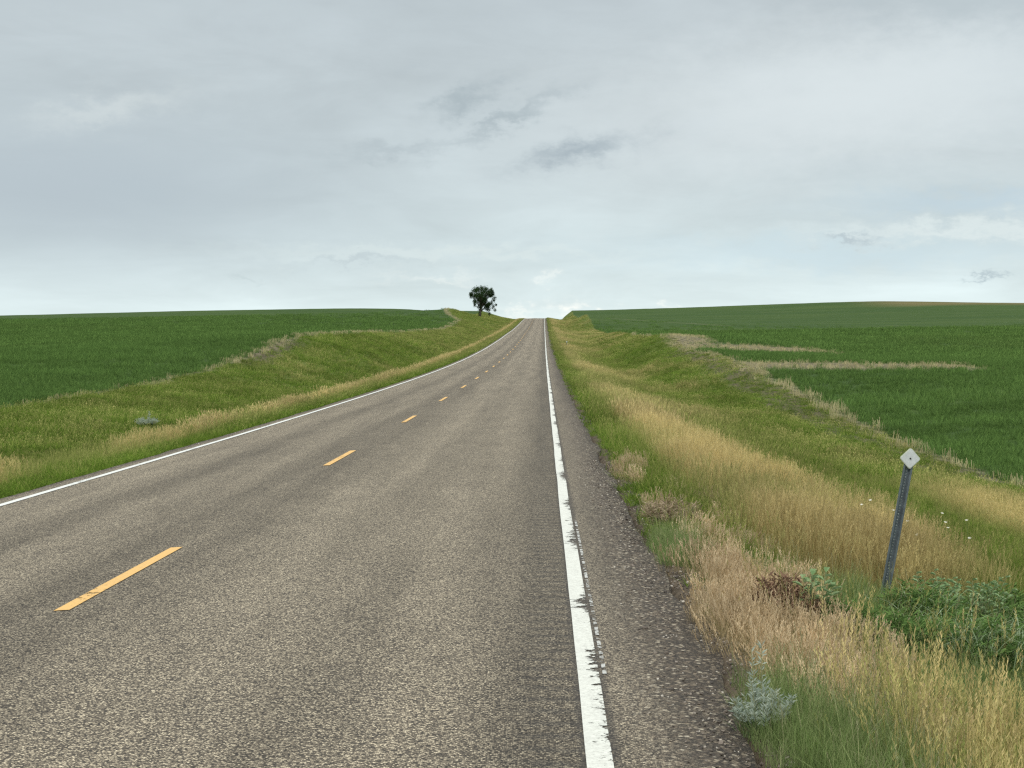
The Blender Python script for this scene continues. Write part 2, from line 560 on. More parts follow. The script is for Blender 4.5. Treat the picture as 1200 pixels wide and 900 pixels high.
# ------------------------------------------------------------------ road
mr_, nb, o = new_mat('chip_seal')
geo = nb.n('ShaderNodeNewGeometry')
pos = geo.outputs['Position']
rx, ry, rz_ = nb.sep(pos)[:3]
vor = nb.n('ShaderNodeTexVoronoi'); vor.inputs['Scale'].default_value = 112
nb.link(pos, vor.inputs['Vector'])
cell = nb.sep(vor.outputs['Color'])[0]
vor2 = nb.n('ShaderNodeTexVoronoi'); vor2.inputs['Scale'].default_value = 42
nb.link(pos, vor2.inputs['Vector'])
cell2 = nb.sep(vor2.outputs['Color'])[1]
stone = nb.ramp(cell, [(0, (.030, .028, .025)), (.3, (.085, .075, .060)), (.55, (.175, .152, .118)), (.78, (.33, .29, .22)), (1, (.62, .56, .43))])
gap = nb.mr(vor.outputs['Distance'], 0.35, 0.75)
stone = nb.mix(nb.m('MULTIPLY', gap, 0.75), stone, (.03, .028, .026))
big = nb.ramp(cell2, [(0, (.03, .027, .025)), (.35, (.07, .06, .05)), (.7, (.13, .105, .08)), (.9, (.30, .26, .2)), (1, (.6, .56, .46))])
big = nb.mix(nb.m('MULTIPLY', nb.mr(vor2.outputs['Distance'], 0.3, 0.7), 0.8), big, (.03, .027, .025))
# streaks along the lanes
ln1 = nb.noise(nb.comb(nb.m('MULTIPLY', rx, 2.2), nb.m('MULTIPLY', ry, 0.10), 0.0), 1.0, 5, 0.6)
ln2 = nb.noise(nb.comb(nb.m('MULTIPLY', rx, 1.0), nb.m('MULTIPLY', ry, 0.55), 4.0), 1.4, 5, 0.65)
X01 = nb.mr(nb.m('ADD', rx, nb.m('MULTIPLY', nb.m('SUBTRACT', ln2, 0.5), 0.5)), -7.0, 1.0)


def xp(v): return (v + 7.0) / 8.0


track = nb.ramp(X01, [(xp(-6.9), .80), (xp(-6.3), 1.02), (xp(-5.6), 1.02), (xp(-5.0), .72), (xp(-4.6), .95), (xp(-4.1), 1.0), (xp(-3.7), .70),
                      (xp(-3.3), .80), (xp(-2.95), .72), (xp(-2.4), 1.0), (xp(-1.9), 1.04), (xp(-1.35), .90), (xp(-0.8), 1.02),
                      (xp(-0.45), .90), (xp(-0.1), .66), (xp(0.2), .66), (xp(0.33), .90), (xp(0.6), .86), (xp(1.0), .76)])
mod = nb.m('MULTIPLY', track, nb.mr(ln1, 0.3, 0.7, 0.80, 1.16))
mod = nb.m('MULTIPLY', mod, nb.mr(ln2, 0.3, 0.7, 0.90, 1.10))
shoulder = nb.mr(nb.m('ADD', rx, nb.m('MULTIPLY', nb.m('SUBTRACT', ln2, 0.5), 0.35)), 0.30, 0.75)
shl = nb.m('MAXIMUM', nb.m('MULTIPLY', shoulder, 0.85), nb.mr(rx, -6.65, -6.85))
c = nb.mix(shl, stone, big)
c = nb.mix(1.0, c, nb.comb(mod, mod, mod), 'MULTIPLY')
tarx = nb.m('MULTIPLY', nb.mr(rx, 0.15, 0.18), nb.mr(rx, 0.36, 0.32))
c = nb.mix(nb.m('MULTIPLY', tarx, 0.6), c, (.035, .034, .034))
c = nb.mix(1.0, c, (1.42, 1.36, 1.25), 'MULTIPLY')
# rumble strip: shallow grooves milled beside the edge line, tar-dark bottoms
rnx = nb.noise(nb.comb(nb.m('MULTIPLY', rx, 6.0), nb.m('MULTIPLY', ry, 3.0), 0.0), 1.0, 4, 0.6)
wave = nb.m('SINE', nb.m('ADD', nb.m('MULTIPLY', ry, 2 * math.pi / 0.24), nb.m('MULTIPLY', rnx, 6.0)))
rum = nb.m('MULTIPLY', nb.mr(rx, -0.20, -0.02), nb.mr(rx, 0.19, 0.16))
groove = nb.m('MULTIPLY', nb.mr(wave, -0.1, 0.9), rum)
c = nb.mix(nb.m('MULTIPLY', groove, 0.42), c, (.045, .042, .038))
p = nb.n('ShaderNodeBsdfPrincipled')
nb.link(c, p.inputs['Base Color'])
p.inputs['Roughness'].default_value = 0.85
p.inputs['Specular IOR Level'].default_value = 0.25
bp = nb.n('ShaderNodeBump')
bp.inputs['Strength'].default_value = 0.8
bp.inputs['Distance'].default_value = 0.012
hh = nb.m('SUBTRACT', nb.m('MULTIPLY', vor.outputs['Distance'], -0.5), nb.m('MULTIPLY', groove, 0.9))
nb.link(hh, bp.inputs['Height'])
nb.link(bp.outputs[0], p.inputs['Normal'])
nb.link(p.outputs[0], o.inputs[0])

rxs = np.array([XR0 - .04, XR0, -6.6, -6.0, -5.2, -4.4, -3.6, -3.2, -2.8, -2, -1.2, -.4, .18, .31, .5, .75, XR1, XR1 + .04])
rys = np.array([yy for yy in ys if yy < 1000])
RX, RY = np.meshgrid(rxs, rys)
edge_n = 0.30 * (fbm(RY / 1.6, RY * 0 + 2.2, 71, 4) - 0.5)
edge_l = 0.12 * (fbm(RY / 1.3, RY * 0 + 7.2, 72, 4) - 0.5)
RXs = RX + edge_n * sstep(0.5, XR1, RX) + edge_l * (1 - sstep(XR0, -6.6, RX))
RZ = road_z(RX, RY)
RZ[:, 0] -= 0.14; RZ[:, -1] -= 0.14
RZ[:, -2] -= 0.02
road = grid_obj('road', RXs, RY, RZ, mr_)
tag(road, kind='structure', label='two lane chip sealed highway climbing straight to the crest')


def paint_mat(name, col, col2, worn):
    m, nb, o = new_mat(name)
    geo = nb.n('ShaderNodeNewGeometry'); pos = geo.outputs['Position']
    x_, y_, z_ = nb.sep(pos)[:3]
    v = nb.n('ShaderNodeTexVoronoi'); v.inputs['Scale'].default_value = 85
    nb.link(pos, v.inputs['Vector'])
    nz = nb.noise(pos, 30, 4)
    c = nb.mix(nb.mr(nz, 0.3, 0.7), col2, col)
    c = nb.mix(nb.mr(v.outputs['Distance'], 0.55, 0.9, 0, 0.30), c, (0.2, 0.19, 0.16))
    p = nb.n('ShaderNodeBsdfPrincipled')
    nb.link(c, p.inputs['Base Color'])
    p.inputs['Roughness'].default_value = 0.6
    bp = nb.n('ShaderNodeBump'); bp.inputs['Distance'].default_value = 0.004; bp.inputs['Strength'].default_value = 0.5
    nb.link(nb.m('MULTIPLY', v.outputs['Distance'], -0.5), bp.inputs['Height']); nb.link(bp.outputs[0], p.inputs['Normal'])
    # chipped places where the paint is gone
    tr = nb.n('ShaderNodeBsdfTransparent')
    mx = nb.n('ShaderNodeMixShader')
    ch = nb.noise(nb.comb(nb.m('MULTIPLY', x_, 10.0), nb.m('MULTIPLY', y_, 11.0), 0.0), 1.0, 6, 0.75)
    reg = nb.noise(nb.comb(0.0, nb.m('MULTIPLY', y_, 0.45), 0.0), 1.0, 4, 0.6)
    if worn == 'edge':
        side = nb.mr(x_, 0.215, 0.305, 0.0, 1.0)
        val = nb.m('ADD', ch, nb.m('ADD', nb.m('MULTIPLY', side, 0.16), nb.mr(reg, 0.38, 0.62, -0.06, 0.20)))
        mask = nb.mr(val, 0.735, 0.76)
    elif worn == 'old':
        mask = nb.mr(ch, 0.47, 0.50)
    else:
        val = nb.m('ADD', ch, nb.mr(reg, 0.4, 0.7, -0.1, 0.09))
        mask = nb.mr(val, 0.57, 0.60)
    nb.link(mask, mx.inputs[0]); nb.link(p.outputs[0], mx.inputs[1]); nb.link(tr.outputs[0], mx.inputs[2])
    nb.link(mx.outputs[0], o.inputs[0])
    return m


m_white = paint_mat('white_paint', (0.76, 0.77, 0.68), (0.60, 0.60, 0.53), 'edge')
m_white2 = paint_mat('white_paint_sound', (0.82, 0.83, 0.77), (0.70, 0.71, 0.65), 'some')
m_ghost = paint_mat('white_paint_old', (0.60, 0.60, 0.55), (0.42, 0.42, 0.38), 'old')
m_yellow = paint_mat('yellow_paint', (0.84, 0.50, 0.13), (0.68, 0.41, 0.13), 'some')


def strip(name, x0, x1, y0, y1, mat, wob=0.0, skew=0.0, label=None):
    yy = [y0]
    while yy[-1] < y1:
        yy.append(min(y1, yy[-1] + max(0.12, yy[-1] * 0.008)))
    yy = np.array(yy)
    nx = 4
    xx = np.linspace(x0, x1, nx)
    A_, B_ = np.meshgrid(xx, yy)
    w = wob * (fbm(B_ / 4, B_ * 0 + x0, 77, 3) - 0.5)
    A2 = A_ + w
    B2 = B_ + skew * (A_ - x0)
    # 4 mm over the pavement, a little more far away where the mesh rows are long
    o = grid_obj(name, A2, B2, road_grid_z(A2, B2) + 0.004 + 0.00012 * B2, mat, parent=road)
    if label: o['label'] = label
    return o


def road_grid_z(X, Y):
    i = np.clip(np.searchsorted(rys, Y) - 1, 0, len(rys) - 2)
    t = (Y - rys[i]) / (rys[i + 1] - rys[i])
    return road_z(X, rys[i]) * (1 - t) + road_z(X, rys[i + 1]) * t


strip('edge_line', 0.185, 0.302, -20, 640, m_white, 0.02, label='white edge line with ragged chipped right side')
strip('edge_line', 0.322, 0.345, 8.2, 15.5, m_ghost, 0.02, label='faint worn sliver of an older white line right of the edge line')
strip('edge_line', -6.55, -6.44, -20, 640, m_white2, 0.02, label='crisp white edge line beside the left verge')
d0 = 9.88
for k in range(-2, 48):
    y0 = d0 + 12.19 * k
    strip('centre_dash', XC - 0.078, XC + 0.022, y0, y0 + 3.15, m_yellow, 0.0, skew=0.25)

# ------------------------------------------------------------------ plant meshes
class PM:
    """collects plant geometry with vertex attributes kind (0 leaf, 1 stem, 2 head), rnd and t (height)"""
    def __init__(s): s.v = []; s.f = []; s.k = []; s.r = []; s.t = []

    def ribbon(s, base, az, h, lean, w, kind, rnd, seg=4, droop=0.0, taper=0.1, face=None, t0=0.0):
        i0 = len(s.v)
        dx, dy = math.cos(az), math.sin(az)
        fa = az + math.pi / 2 if face is None else face
        nx, ny = math.cos(fa), math.sin(fa)
        for j in range(seg + 1):
            t = j / seg
            off = lean * h * t ** 1.7
            z = h * (t - droop * t ** 3)
            ww = w * 0.5 * ((1 - t) ** 0.6 * (1 - taper) + taper)
            cx, cy, cz = base[0] + dx * off, base[1] + dy * off, base[2] + z
            s.v += [(cx - nx * ww, cy - ny * ww, cz), (cx + nx * ww, cy + ny * ww, cz)]
            s.k += [kind] * 2; s.r += [rnd] * 2; s.t += [t0 + t * (1 - t0)] * 2
            if j: s.f.append((i0 + 2 * j - 2, i0 + 2 * j - 1, i0 + 2 * j + 1, i0 + 2 * j))
        return (cx, cy, cz)

    def leafquad(s, c, d, up, l, w, kind, rnd, t=1.0):
        """pointed leaf from c along d"""
        i0 = len(s.v)
        d = Vector(d).normalized(); u = Vector(up)
        sd_ = d.cross(u)
        if sd_.length < 1e-4: sd_ = Vector((1, 0, 0))
        sd_.normalize()
        c = Vector(c)
        pts = [c, c + d * l * 0.45 + sd_ * w * 0.5, c + d * l, c + d * l * 0.45 - sd_ * w * 0.5]
        s.v += [tuple(q) for q in pts]; s.k += [kind] * 4; s.r += [rnd] * 4; s.t += [t] * 4
        s.f.append((i0, i0 + 1, i0 + 2, i0 + 3))

    def build(s, name, mat, link=True, parent=None):
        me = bpy.data.meshes.new(name)
        me.from_pydata(s.v, [], s.f)
        for k, v in (('pk', s.k), ('pr', s.r), ('pt', s.t)):
            a = me.attributes.new(k, 'FLOAT', 'POINT'); a.data.foreach_set('value', np.asarray(v, np.float32))
        me.materials.append(mat)
        o = bpy.data.objects.new(name, me)
        if link: S.collection.objects.link(o)
        if parent: o.parent = parent
        return o


def tuft(rg, nl=20, lh=(.2, .4), lw=.005, ns=6, sh=(.45, .65), sw=.003, hl=.10, hw=.008, spread=.09, lean=.5, detail=True, leanx=0.08):
    m = PM()
    for i in range(nl):
        a = rg.uniform(0, 2 * math.pi); r = spread * math.sqrt(rg.random())
        aa = rg.uniform(0, 2 * math.pi)
        h = rg.uniform(*lh)
        m.ribbon((r * math.cos(aa), r * math.sin(aa), -0.03), a, h * (1 if rg.random() > .1 else 1.35), rg.uniform(.1, lean), lw * rg.uniform(.7, 1.2), 0, rg.random(), 3, rg.uniform(0, .35), face=rg.uniform(0, math.pi))
    for i in range(ns):
        a = rg.uniform(0, 2 * math.pi); r = spread * math.sqrt(rg.random())
        h = rg.uniform(*sh); rr = rg.random()
        aa = rg.uniform(0, 2 * math.pi)
        top = m.ribbon((r * math.cos(aa), r * math.sin(aa), -0.03), a, h, rg.uniform(.02, .22), sw, 1, rr, 3, 0.02, taper=.7, face=rg.uniform(0, math.pi))
        L = hl * rg.uniform(.7, 1.25)
        if detail:
            n = 13
            for j in range(n):
                q = j / n
                bx, by = top[0] + math.cos(a) * q * L * .25, top[1] + math.sin(a) * q * L * .25
                ang = rg.uniform(0, 6.28)
                wob = (1 - abs(q - .35)) * 0.55
                m.leafquad((bx, by, top[2] - L * .25 + q * L), (math.cos(ang) * wob, math.sin(ang) * wob, 1), (math.cos(ang + 1.2), math.sin(ang + 1.2), 0), L * .24, hw * .5, 2, rr)
        else:
            f = rg.uniform(0, math.pi)
            m.leafquad((top[0], top[1], top[2] - L * .3), (math.cos(a) * .25, math.sin(a) * .25, 1), (math.cos(f), math.sin(f), 0), L, hw, 2, rr)
    return m


def plant_mat(name, g1, g2, d1, d2, h1, h2, s1=None, trans=0.22, inst=True, drybias=0.0):
    m, nb, o = new_mat(name)
    k, r, t = nb.attr('pk'), nb.attr('pr'), nb.attr('pt')
    g = nb.mix(r, g1, g2)
    d = nb.mix(r, d1, d2)
    if inst:
        dry = nb.attr('dry', 'INSTANCER')
        hue = nb.attr('hue', 'INSTANCER')
    else:
        dry = nb.m('ADD', 0.0, 0.0); hue = nb.m('ADD', 0.5, 0.0)
    f = nb.m('ADD', dry, nb.m('ADD', nb.m('MULTIPLY', nb.m('SUBTRACT', r, 0.5), 0.35), nb.m('ADD', nb.m('MULTIPLY', nb.m('MULTIPLY', t, 0.55), nb.mr(dry, 0.0, 0.45, 0.25, 1.0)), drybias - 0.24)), clamp=True)
    # green persists at the foot of half-dry blades
    leaf = nb.mix(f, g, d)
    head = nb.mix(r, h1, h2)
    headf = nb.mix(nb.mr(dry, 0.0, 0.6), nb.mix(0.70, head, g), head)
    stem = nb.mix(nb.m('ADD', f, nb.m('MULTIPLY', t, 0.35), clamp=True), g, d)
    c = nb.mix(nb.m('GREATER_THAN', k, 0.5), leaf, stem)
    c = nb.mix(nb.m('GREATER_THAN', k, 1.5), c, headf)
    br = nb.mr(hue, 0, 1, 0.62, 1.36)
    c = nb.mix(1.0, c, nb.comb(br, br, nb.m('MULTIPLY', br, 1.0)), 'MULTIPLY')
    df = nb.n('ShaderNodeBsdfDiffuse'); tl = nb.n('ShaderNodeBsdfTranslucent')
    nb.link(c, df.inputs[0]); nb.link(c, tl.inputs[0])
    mx = nb.n('ShaderNodeMixShader'); mx.inputs[0].default_value = trans
    nb.link(df.outputs[0], mx.inputs[1]); nb.link(tl.outputs[0], mx.inputs[2])
    nb.link(mx.outputs[0], o.inputs[0])
    return m


m_verge = plant_mat('verge_grass', (0.070, 0.130, 0.022), (0.210, 0.310, 0.045), (0.40, 0.32, 0.13), (0.68, 0.55, 0.25),
                    (0.46, 0.37, 0.16), (0.78, 0.63, 0.30))
m_russet = plant_mat('russet_grass', (0.13, 0.15, 0.05), (0.20, 0.20, 0.07), (0.36, 0.275, 0.14), (0.64, 0.51, 0.29),
                     (0.44, 0.32, 0.18), (0.74, 0.59, 0.38))
m_fine = plant_mat('fine_grass', (0.12, 0.19, 0.055), (0.25, 0.32, 0.12), (0.40, 0.36, 0.20), (0.55, 0.48, 0.3), (0.3, 0.22, 0.16), (0.5, 0.4, 0.3))
m_crop = plant_mat('crop', (0.070, 0.132, 0.036), (0.165, 0.272, 0.070), (0.12, 0.17, 0.05), (0.16, 0.20, 0.07), (0.1, 0.2, 0.1), (0.1, 0.2, 0.1))
m_stub = plant_mat('stubble', (0.34, 0.30, 0.15), (0.64, 0.58, 0.34), (0.34, 0.30, 0.15), (0.64, 0.58, 0.34), (0.5, 0.45, 0.35), (0.6, 0.55, 0.45))


def scatter(name, protos, pts, mat_label, cat, label):
    """one object: geometry nodes copies of a few hand-built tufts on points"""
    X, Y, Z, rot, scl, idx, dry, hue = pts
    n = len(X)
    me = bpy.data.meshes.new(name)
    me.vertices.add(n)
    me.vertices.foreach_set('co', np.stack([X, Y, Z], -1).astype(np.float32).ravel())
    for k, v in (('dry', dry), ('hue', hue)):
        a = me.attributes.new(k, 'FLOAT', 'POINT'); a.data.foreach_set('value', v.astype(np.float32))
    a = me.attributes.new('idx', 'INT', 'POINT'); a.data.foreach_set('value', idx.astype(np.int32))
    a = me.attributes.new('rot', 'FLOAT_VECTOR', 'POINT'); a.data.foreach_set('vector', rot.astype(np.float32).ravel())
    a = me.attributes.new('scl', 'FLOAT_VECTOR', 'POINT'); a.data.foreach_set('vector', scl.astype(np.float32).ravel())
    o = bpy.data.objects.new(name, me)
    S.collection.objects.link(o)
    colp = bpy.data.collections.new(name + '_source')
    for q, pm in enumerate(protos):
        po = pm[0].build(name + '_tuft_%02d' % q, pm[1], link=False)
        colp.objects.link(po)
    g = bpy.data.node_groups.new(name + '_nodes', 'GeometryNodeTree')
    g.interface.new_socket('Geometry', in_out='INPUT', socket_type='NodeSocketGeometry')
    g.interface.new_socket('Geometry', in_out='OUTPUT', socket_type='NodeSocketGeometry')
    gi = g.nodes.new('NodeGroupInput'); go = g.nodes.new('NodeGroupOutput')
    iop = g.nodes.new('GeometryNodeInstanceOnPoints')
    ci = g.nodes.new('GeometryNodeCollectionInfo')
    ci.inputs['Collection'].default_value = colp
    ci.inputs['Separate Children'].default_value = True
    ci.inputs['Reset Children'].default_value = True

    def na(nm, t):
        nd = g.nodes.new('GeometryNodeInputNamedAttribute'); nd.data_type = t; nd.inputs['Name'].default_value = nm
        return [s_ for s_ in nd.outputs if s_.enabled and s_.name == 'Attribute'][0]
    L = g.links.new
    L(gi.outputs[0], iop.inputs['Points'])
    L(ci.outputs[0], iop.inputs['Instance'])
    iop.inputs['Pick Instance'].default_value = True
    L(na('idx', 'INT'), iop.inputs['Instance Index'])
    L(na('rot', 'FLOAT_VECTOR'), iop.inputs['Rotation'])
    L(na('scl', 'FLOAT_VECTOR'), iop.inputs['Scale'])
    L(iop.outputs[0], go.inputs[0])
    md = o.modifiers.new('scatter', 'NODES'); md.node_group = g
    tag(o, label, cat, kind='stuff')
    return o


def spots(x0, x1, y0, y1, dens, keep=None, wedge=True):
    """random ground points, only in the wedge of land the photograph (and a step aside) can see"""
    n = int((x1 - x0) * (y1 - y0) * dens)
    X = RNG.uniform(x0, x1, n); Y = RNG.uniform(y0, y1, n)
    if wedge:
        k = (X < Y * 0.335 + 2.5) & (X > -Y * 0.375 - 3.0)
        X, Y = X[k], Y[k]
    if keep is not None:
        k = RNG.random(len(X)) < keep(X, Y)
        X, Y = X[k], Y[k]
    return X, Y


def pack(X, Y, idx, dry, hue, s, szs=None, tilt=0.10, sink=0.0):
    n = len(X)
    rot = np.stack([RNG.normal(0, tilt, n), RNG.normal(0, tilt, n) + 0.05, RNG.uniform(0, 6.283, n)], 1)
    # keep wind lean in world space by leaving z-rotation free only
    sz = szs if szs is not None else s
    scl = np.stack([s, s, sz], 1)
    return [X, Y, ground(X, Y) - sink, rot, scl, idx, dry, hue]


def cat(*ps):
    return [np.concatenate([p[i] for p in ps]) for i in range(8)]


rg = random.Random(5)
# --- verge grass prototypes: 0-4 near flowering, 5-8 near leafy, 9-12 mid flowering, 13-15 mid leafy, 16-18 far
protos = []
for i in range(5): protos.append((tuft(rg, 10, (.15, .35), .005, 8, (.42, .66), .0028, .10, .010, .10, .45, True), m_verge))
for i in range(4): protos.append((tuft(rg, 34, (.14, .34), .0055, 1, (.3, .5), .0028, .07, .007, .09, .7, True), m_verge))
for i in range(4): protos.append((tuft(rg, 12, (.18, .42), .009, 10, (.40, .68), .005, .12, .017, .17, .5, False), m_verge))
for i in range(3): protos.append((tuft(rg, 30, (.14, .38), .010, 2, (.35, .5), .005, .08, .014, .17, .7, False), m_verge))
for i in range(3): protos.append((tuft(rg, 26, (.18, .48), .028, 10, (.40, .62), .014, .14, .038, .40, .6, False), m_verge))


def veg_keep(X, Y):
    ok = ((X > 1.02) & (X < XBR(Y) - 0.1)) | ((X < -7.05) & (X > XBL(Y) + 0.1))
    # a few strands lean in at the pavement edge, the weedy corner is filled separately
    corner = (X < 4.8) & (X > 0) & (Y < 13.6)
    return ok * (1 - 0.96 * corner) * (1 - 0.72 * dirt_m(X, Y)) * (1 - 0.6 * stubble_m(X, Y))


def tallness(X, Y):
    d = dryness(X, Y)
    t = 0.78 + 0.16 * d + 0.3 * (fbm(np.asarray(X) / 1.1, np.asarray(Y) / 1.5, 91, 3) - 0.5)
    t = np.where((X > -9.8) & (X < 0), t * 1.02, t)
    t = np.where((X < -9.4), t * 0.55, t)
    t = np.where((X > 7.0), t * 0.72, t)
    t = np.where((X < 0) & (X > -8.2), t * 0.72, t)
    t = np.where((X < -8.2) & (X > -9.4), t * 0.74, t)
    t = np.where(X > 9.5, t * 0.75, t)
    t = t * (0.55 + 0.45 * np.clip(np.where(X > 0, (X - 1.0) / 0.7, (-7.0 - X) / 0.7), 0, 1))
    t = t * np.where((X > 5.2) & (Y > 13), 0.85, 1)
    t = t * np.where((X > 0) & (X < 12) & (Y > 55), 0.8, 1)
    return t


parts = []
for (x0, x1, y0, y1, dens, flo, lea, sc) in [
    (1.0, 12, 5, 20, 125, 0, 5, 1.0), (-12, -6.9, 12, 20, 100, 0, 5, 1.0),
    (1.0, 12.3, 20, 34, 80, 0, 5, 1.0), (-18.5, -6.9, 20, 34, 70, 0, 5, 1.0),
    (1.0, 12.5, 34, 75, 34, 9, 13, 1.0), (-18.5, -6.9, 34, 75, 34, 9, 13, 1.0),
    (1.0, 12.5, 75, 150, 17, 9, 13, 1.15), (-18.5, -6.9, 75, 150, 15, 9, 13, 1.15),
    (1.0, 12.5, 150, 320, 4.5, 16, 16, 1.0), (-24, -6.9, 150, 330, 3.6, 16, 16, 1.0),
    (1.0, 12.5, 320, 600, 1.6, 16, 16, 1.1), (-27, -6.9, 330, 600, 1.3, 16, 16, 1.1)]:
    X, Y = spots(x0, x1, y0, y1, dens, veg_keep)
    d = dryness(X, Y)
    u = RNG.random(len(X))
    flower = u < np.clip(0.06 + 1.05 * d, 0, 0.95)
    nfl = 5 if flo == 0 else (4 if flo == 9 else 3)
    nle = 4 if lea == 5 else 3
    idx = np.where(flower, flo + RNG.integers(0, nfl, len(X)), lea + RNG.integers(0, nle, len(X)))
    s = RNG.uniform(.8, 1.2, len(X)) * sc
    parts.append(pack(X, Y, idx, d + RNG.normal(0, .08, len(X)), np.clip(fbm(X / 1.7, Y / 3, 95, 3) + RNG.normal(0, .12, len(X)), 0, 1), s, s * tallness(X, Y)))
scatter('verge_grass', protos, cat(*parts), None, 'grass', 'green and tan brome grass covering both roadside verges')

# --- weedy corner next to the shoulder: russet cheatgrass, fine grass, ripe wheatgrass
pr = []
for i in range(4): pr.append((tuft(rg, 8, (.08, .18), .003, 22, (.16, .34), .0022, .075, .012, .11, .5, True), m_russet))
for i in range(4): pr.append((tuft(rg, 60, (.16, .36), .0035, 1, (.3, .4), .0022, .05, .006, .10, .55, True), m_fine))
for i in range(5): pr.append((tuft(rg, 16, (.16, .34), .004, 9, (.40, .66), .0028, .13, .013, .09, .25, True), m_verge))
parts = []
nz = lambda X, Y, s: fbm(X / .5, Y / .9, s, 3) - .5


def rus(X, Y):
    a = band(X + .9 * nz(X, Y, 3), 1.15, 2.15, .22) * band(Y + 2.4 * nz(X, Y, 4), 8.0, 12.7, .8)
    a2 = 0.5 * band(X + .5 * nz(X, Y, 6), 1.2, 2.2, .15) * band(Y, 13.5, 24, .8) * (fbm(X / .5, Y / 1.2, 8, 3) > .55)
    return np.maximum(a, a2)


def finek(X, Y):
    return np.maximum(.8 * band(X + .7 * nz(X, Y, 5), 1.0, 1.75, .25) * band(Y + 1.2 * nz(X, Y, 15), 5, 8.1, .6),
                      np.maximum(band(X, 1.0, 1.35, .08) * band(Y, 12.6, 14.2, .3), .16 * band(X, 1.8, 5.5, .15) * band(Y, 8.3, 13.3, .3)))


def ripek(X, Y):
    return np.maximum(band(X + .6 * nz(X, Y, 7), 1.45, 6, .3) * band(Y + 1.2 * nz(X, Y, 9), 4.5, 7.7, .45) * .62,
                      .03 * band(X, 1.3, 6, .2) * band(Y, 8.5, 14.3, .4))


X, Y = spots(1.0, 3.0, 6, 25, 150, rus); n = len(X)
s = RNG.uniform(.5, .92, n)
parts.append(pack(X, Y, RNG.integers(0, 4, n), np.clip(RNG.normal(.95, .12, n), 0, 1), np.clip(fbm(X / .4, Y / .6, 96, 3) + RNG.normal(0, .12, n), 0, 1), s, tilt=.2))
X, Y = spots(1.0, 5.5, 4.5, 15, 190, finek); n = len(X)
s = RNG.uniform(.8, 1.15, n) * (.6 + .4 * np.clip((X - 1) / .3, 0, 1))
parts.append(pack(X, Y, RNG.integers(4, 8, n), RNG.uniform(0, .2, n), RNG.uniform(.3, .8, n), s, tilt=.15))
X, Y = spots(1.5, 5.5, 4.5, 11.5, 130, ripek); n = len(X)
s = RNG.uniform(.62, .92, n)
parts.append(pack(X, Y, RNG.integers(8, 13, n), np.clip(RNG.normal(.42, .2, n), 0, 1), RNG.uniform(.2, .9, n), s, tilt=.1))
scatter('weedy_grass', pr, cat(*parts), None, 'grass', 'russet cheatgrass and ripe seeding wheatgrass beside the gravel shoulder')

# --- crop
pr = []
for i in range(4): pr.append((tuft(rg, 46, (.12, .30), .014, 0, (.2, .3), .004, .05, .01, .24, .8, False), m_crop))
for i in range(3): pr.append((tuft(rg, 60, (.12, .32), .040, 0, (.2, .3), .004, .05, .01, .75, .8, False), m_crop))
parts = []


def crop_keep(X, Y):
    return ((X > XBR(Y) + .2) | (X < XBL(Y) - .2)) * (1 - stubble_m(X, Y) * .95) * (1 - sstep(230, 420, Y))


for (y0, y1, dens, i0, i1, sc) in [(30, 62, 10, 0, 4, 1), (62, 110, 4.5, 0, 4, 1.25), (110, 200, 1.3, 4, 7, 1.0), (200, 420, .55, 4, 7, 1.3)]:
    for sx in (1, -1):
        a, c_ = (11, y1 * .335 + 3) if sx > 0 else (-y1 * .375 - 3, -17)
        if c_ <= a: continue
        X, Y = spots(a, c_, y0, y1, dens, crop_keep)
        if not len(X): continue
        # drilled rows
        u = (Y + 0.25 * X) if sx > 0 else (Y * 1.0 - .15 * X)
        X = X + 0; n = len(X)
        h = fbm(X / 6, Y / 2.0, 98, 3)
        s = RNG.uniform(.8, 1.2, n) * sc
        parts.append(pack(X, Y, RNG.integers(i0, i1, n), np.clip(.5 * (fbm(X / 25, Y / 30, 99, 3) - .45) + RNG.normal(0, .04, n), 0, 1),
                          np.clip(h * .9 + .08 + RNG.normal(0, .08, n), 0, 1), s, s * (.65 + .7 * h)))
scatter('crop_plants', pr, cat(*parts), None, 'crop', 'dark green low crop covering the rolling fields on both sides')

# --- stubble
pr = []
for i in range(4):
    m = PM()
    for j in range(12):
        a = rg.uniform(0, 6.28)
        m.ribbon((rg.uniform(-.2, .2), rg.uniform(-.03, .03), -.02), a, rg.uniform(.16, .36), rg.uniform(0, .25), .011, 1, rg.random(), 1, 0, taper=1.0, face=rg.uniform(-.5, .5))
    for j in range(5):
        m.leafquad((rg.uniform(-.2, .2), rg.uniform(-.15, .15), .02), (rg.uniform(-1, 1), rg.uniform(-1, 1), .15), (0, 0, 1), rg.uniform(.2, .35), .012, 1, rg.random())
    pr.append((m, m_stub))


def stub_keep(X, Y):
    s = stubble_m(X, Y)
    gaps = .12 + .8 * sstep(.42, .75, fbm(Y / 1.1, X / 1.5, 101, 4))
    edge = (np.abs(X - XBR(Y)) < 1.5) | (np.abs(X - XBL(Y)) < 2.2)
    near = Y < 80
    return s * np.where(edge & near, gaps, .8)


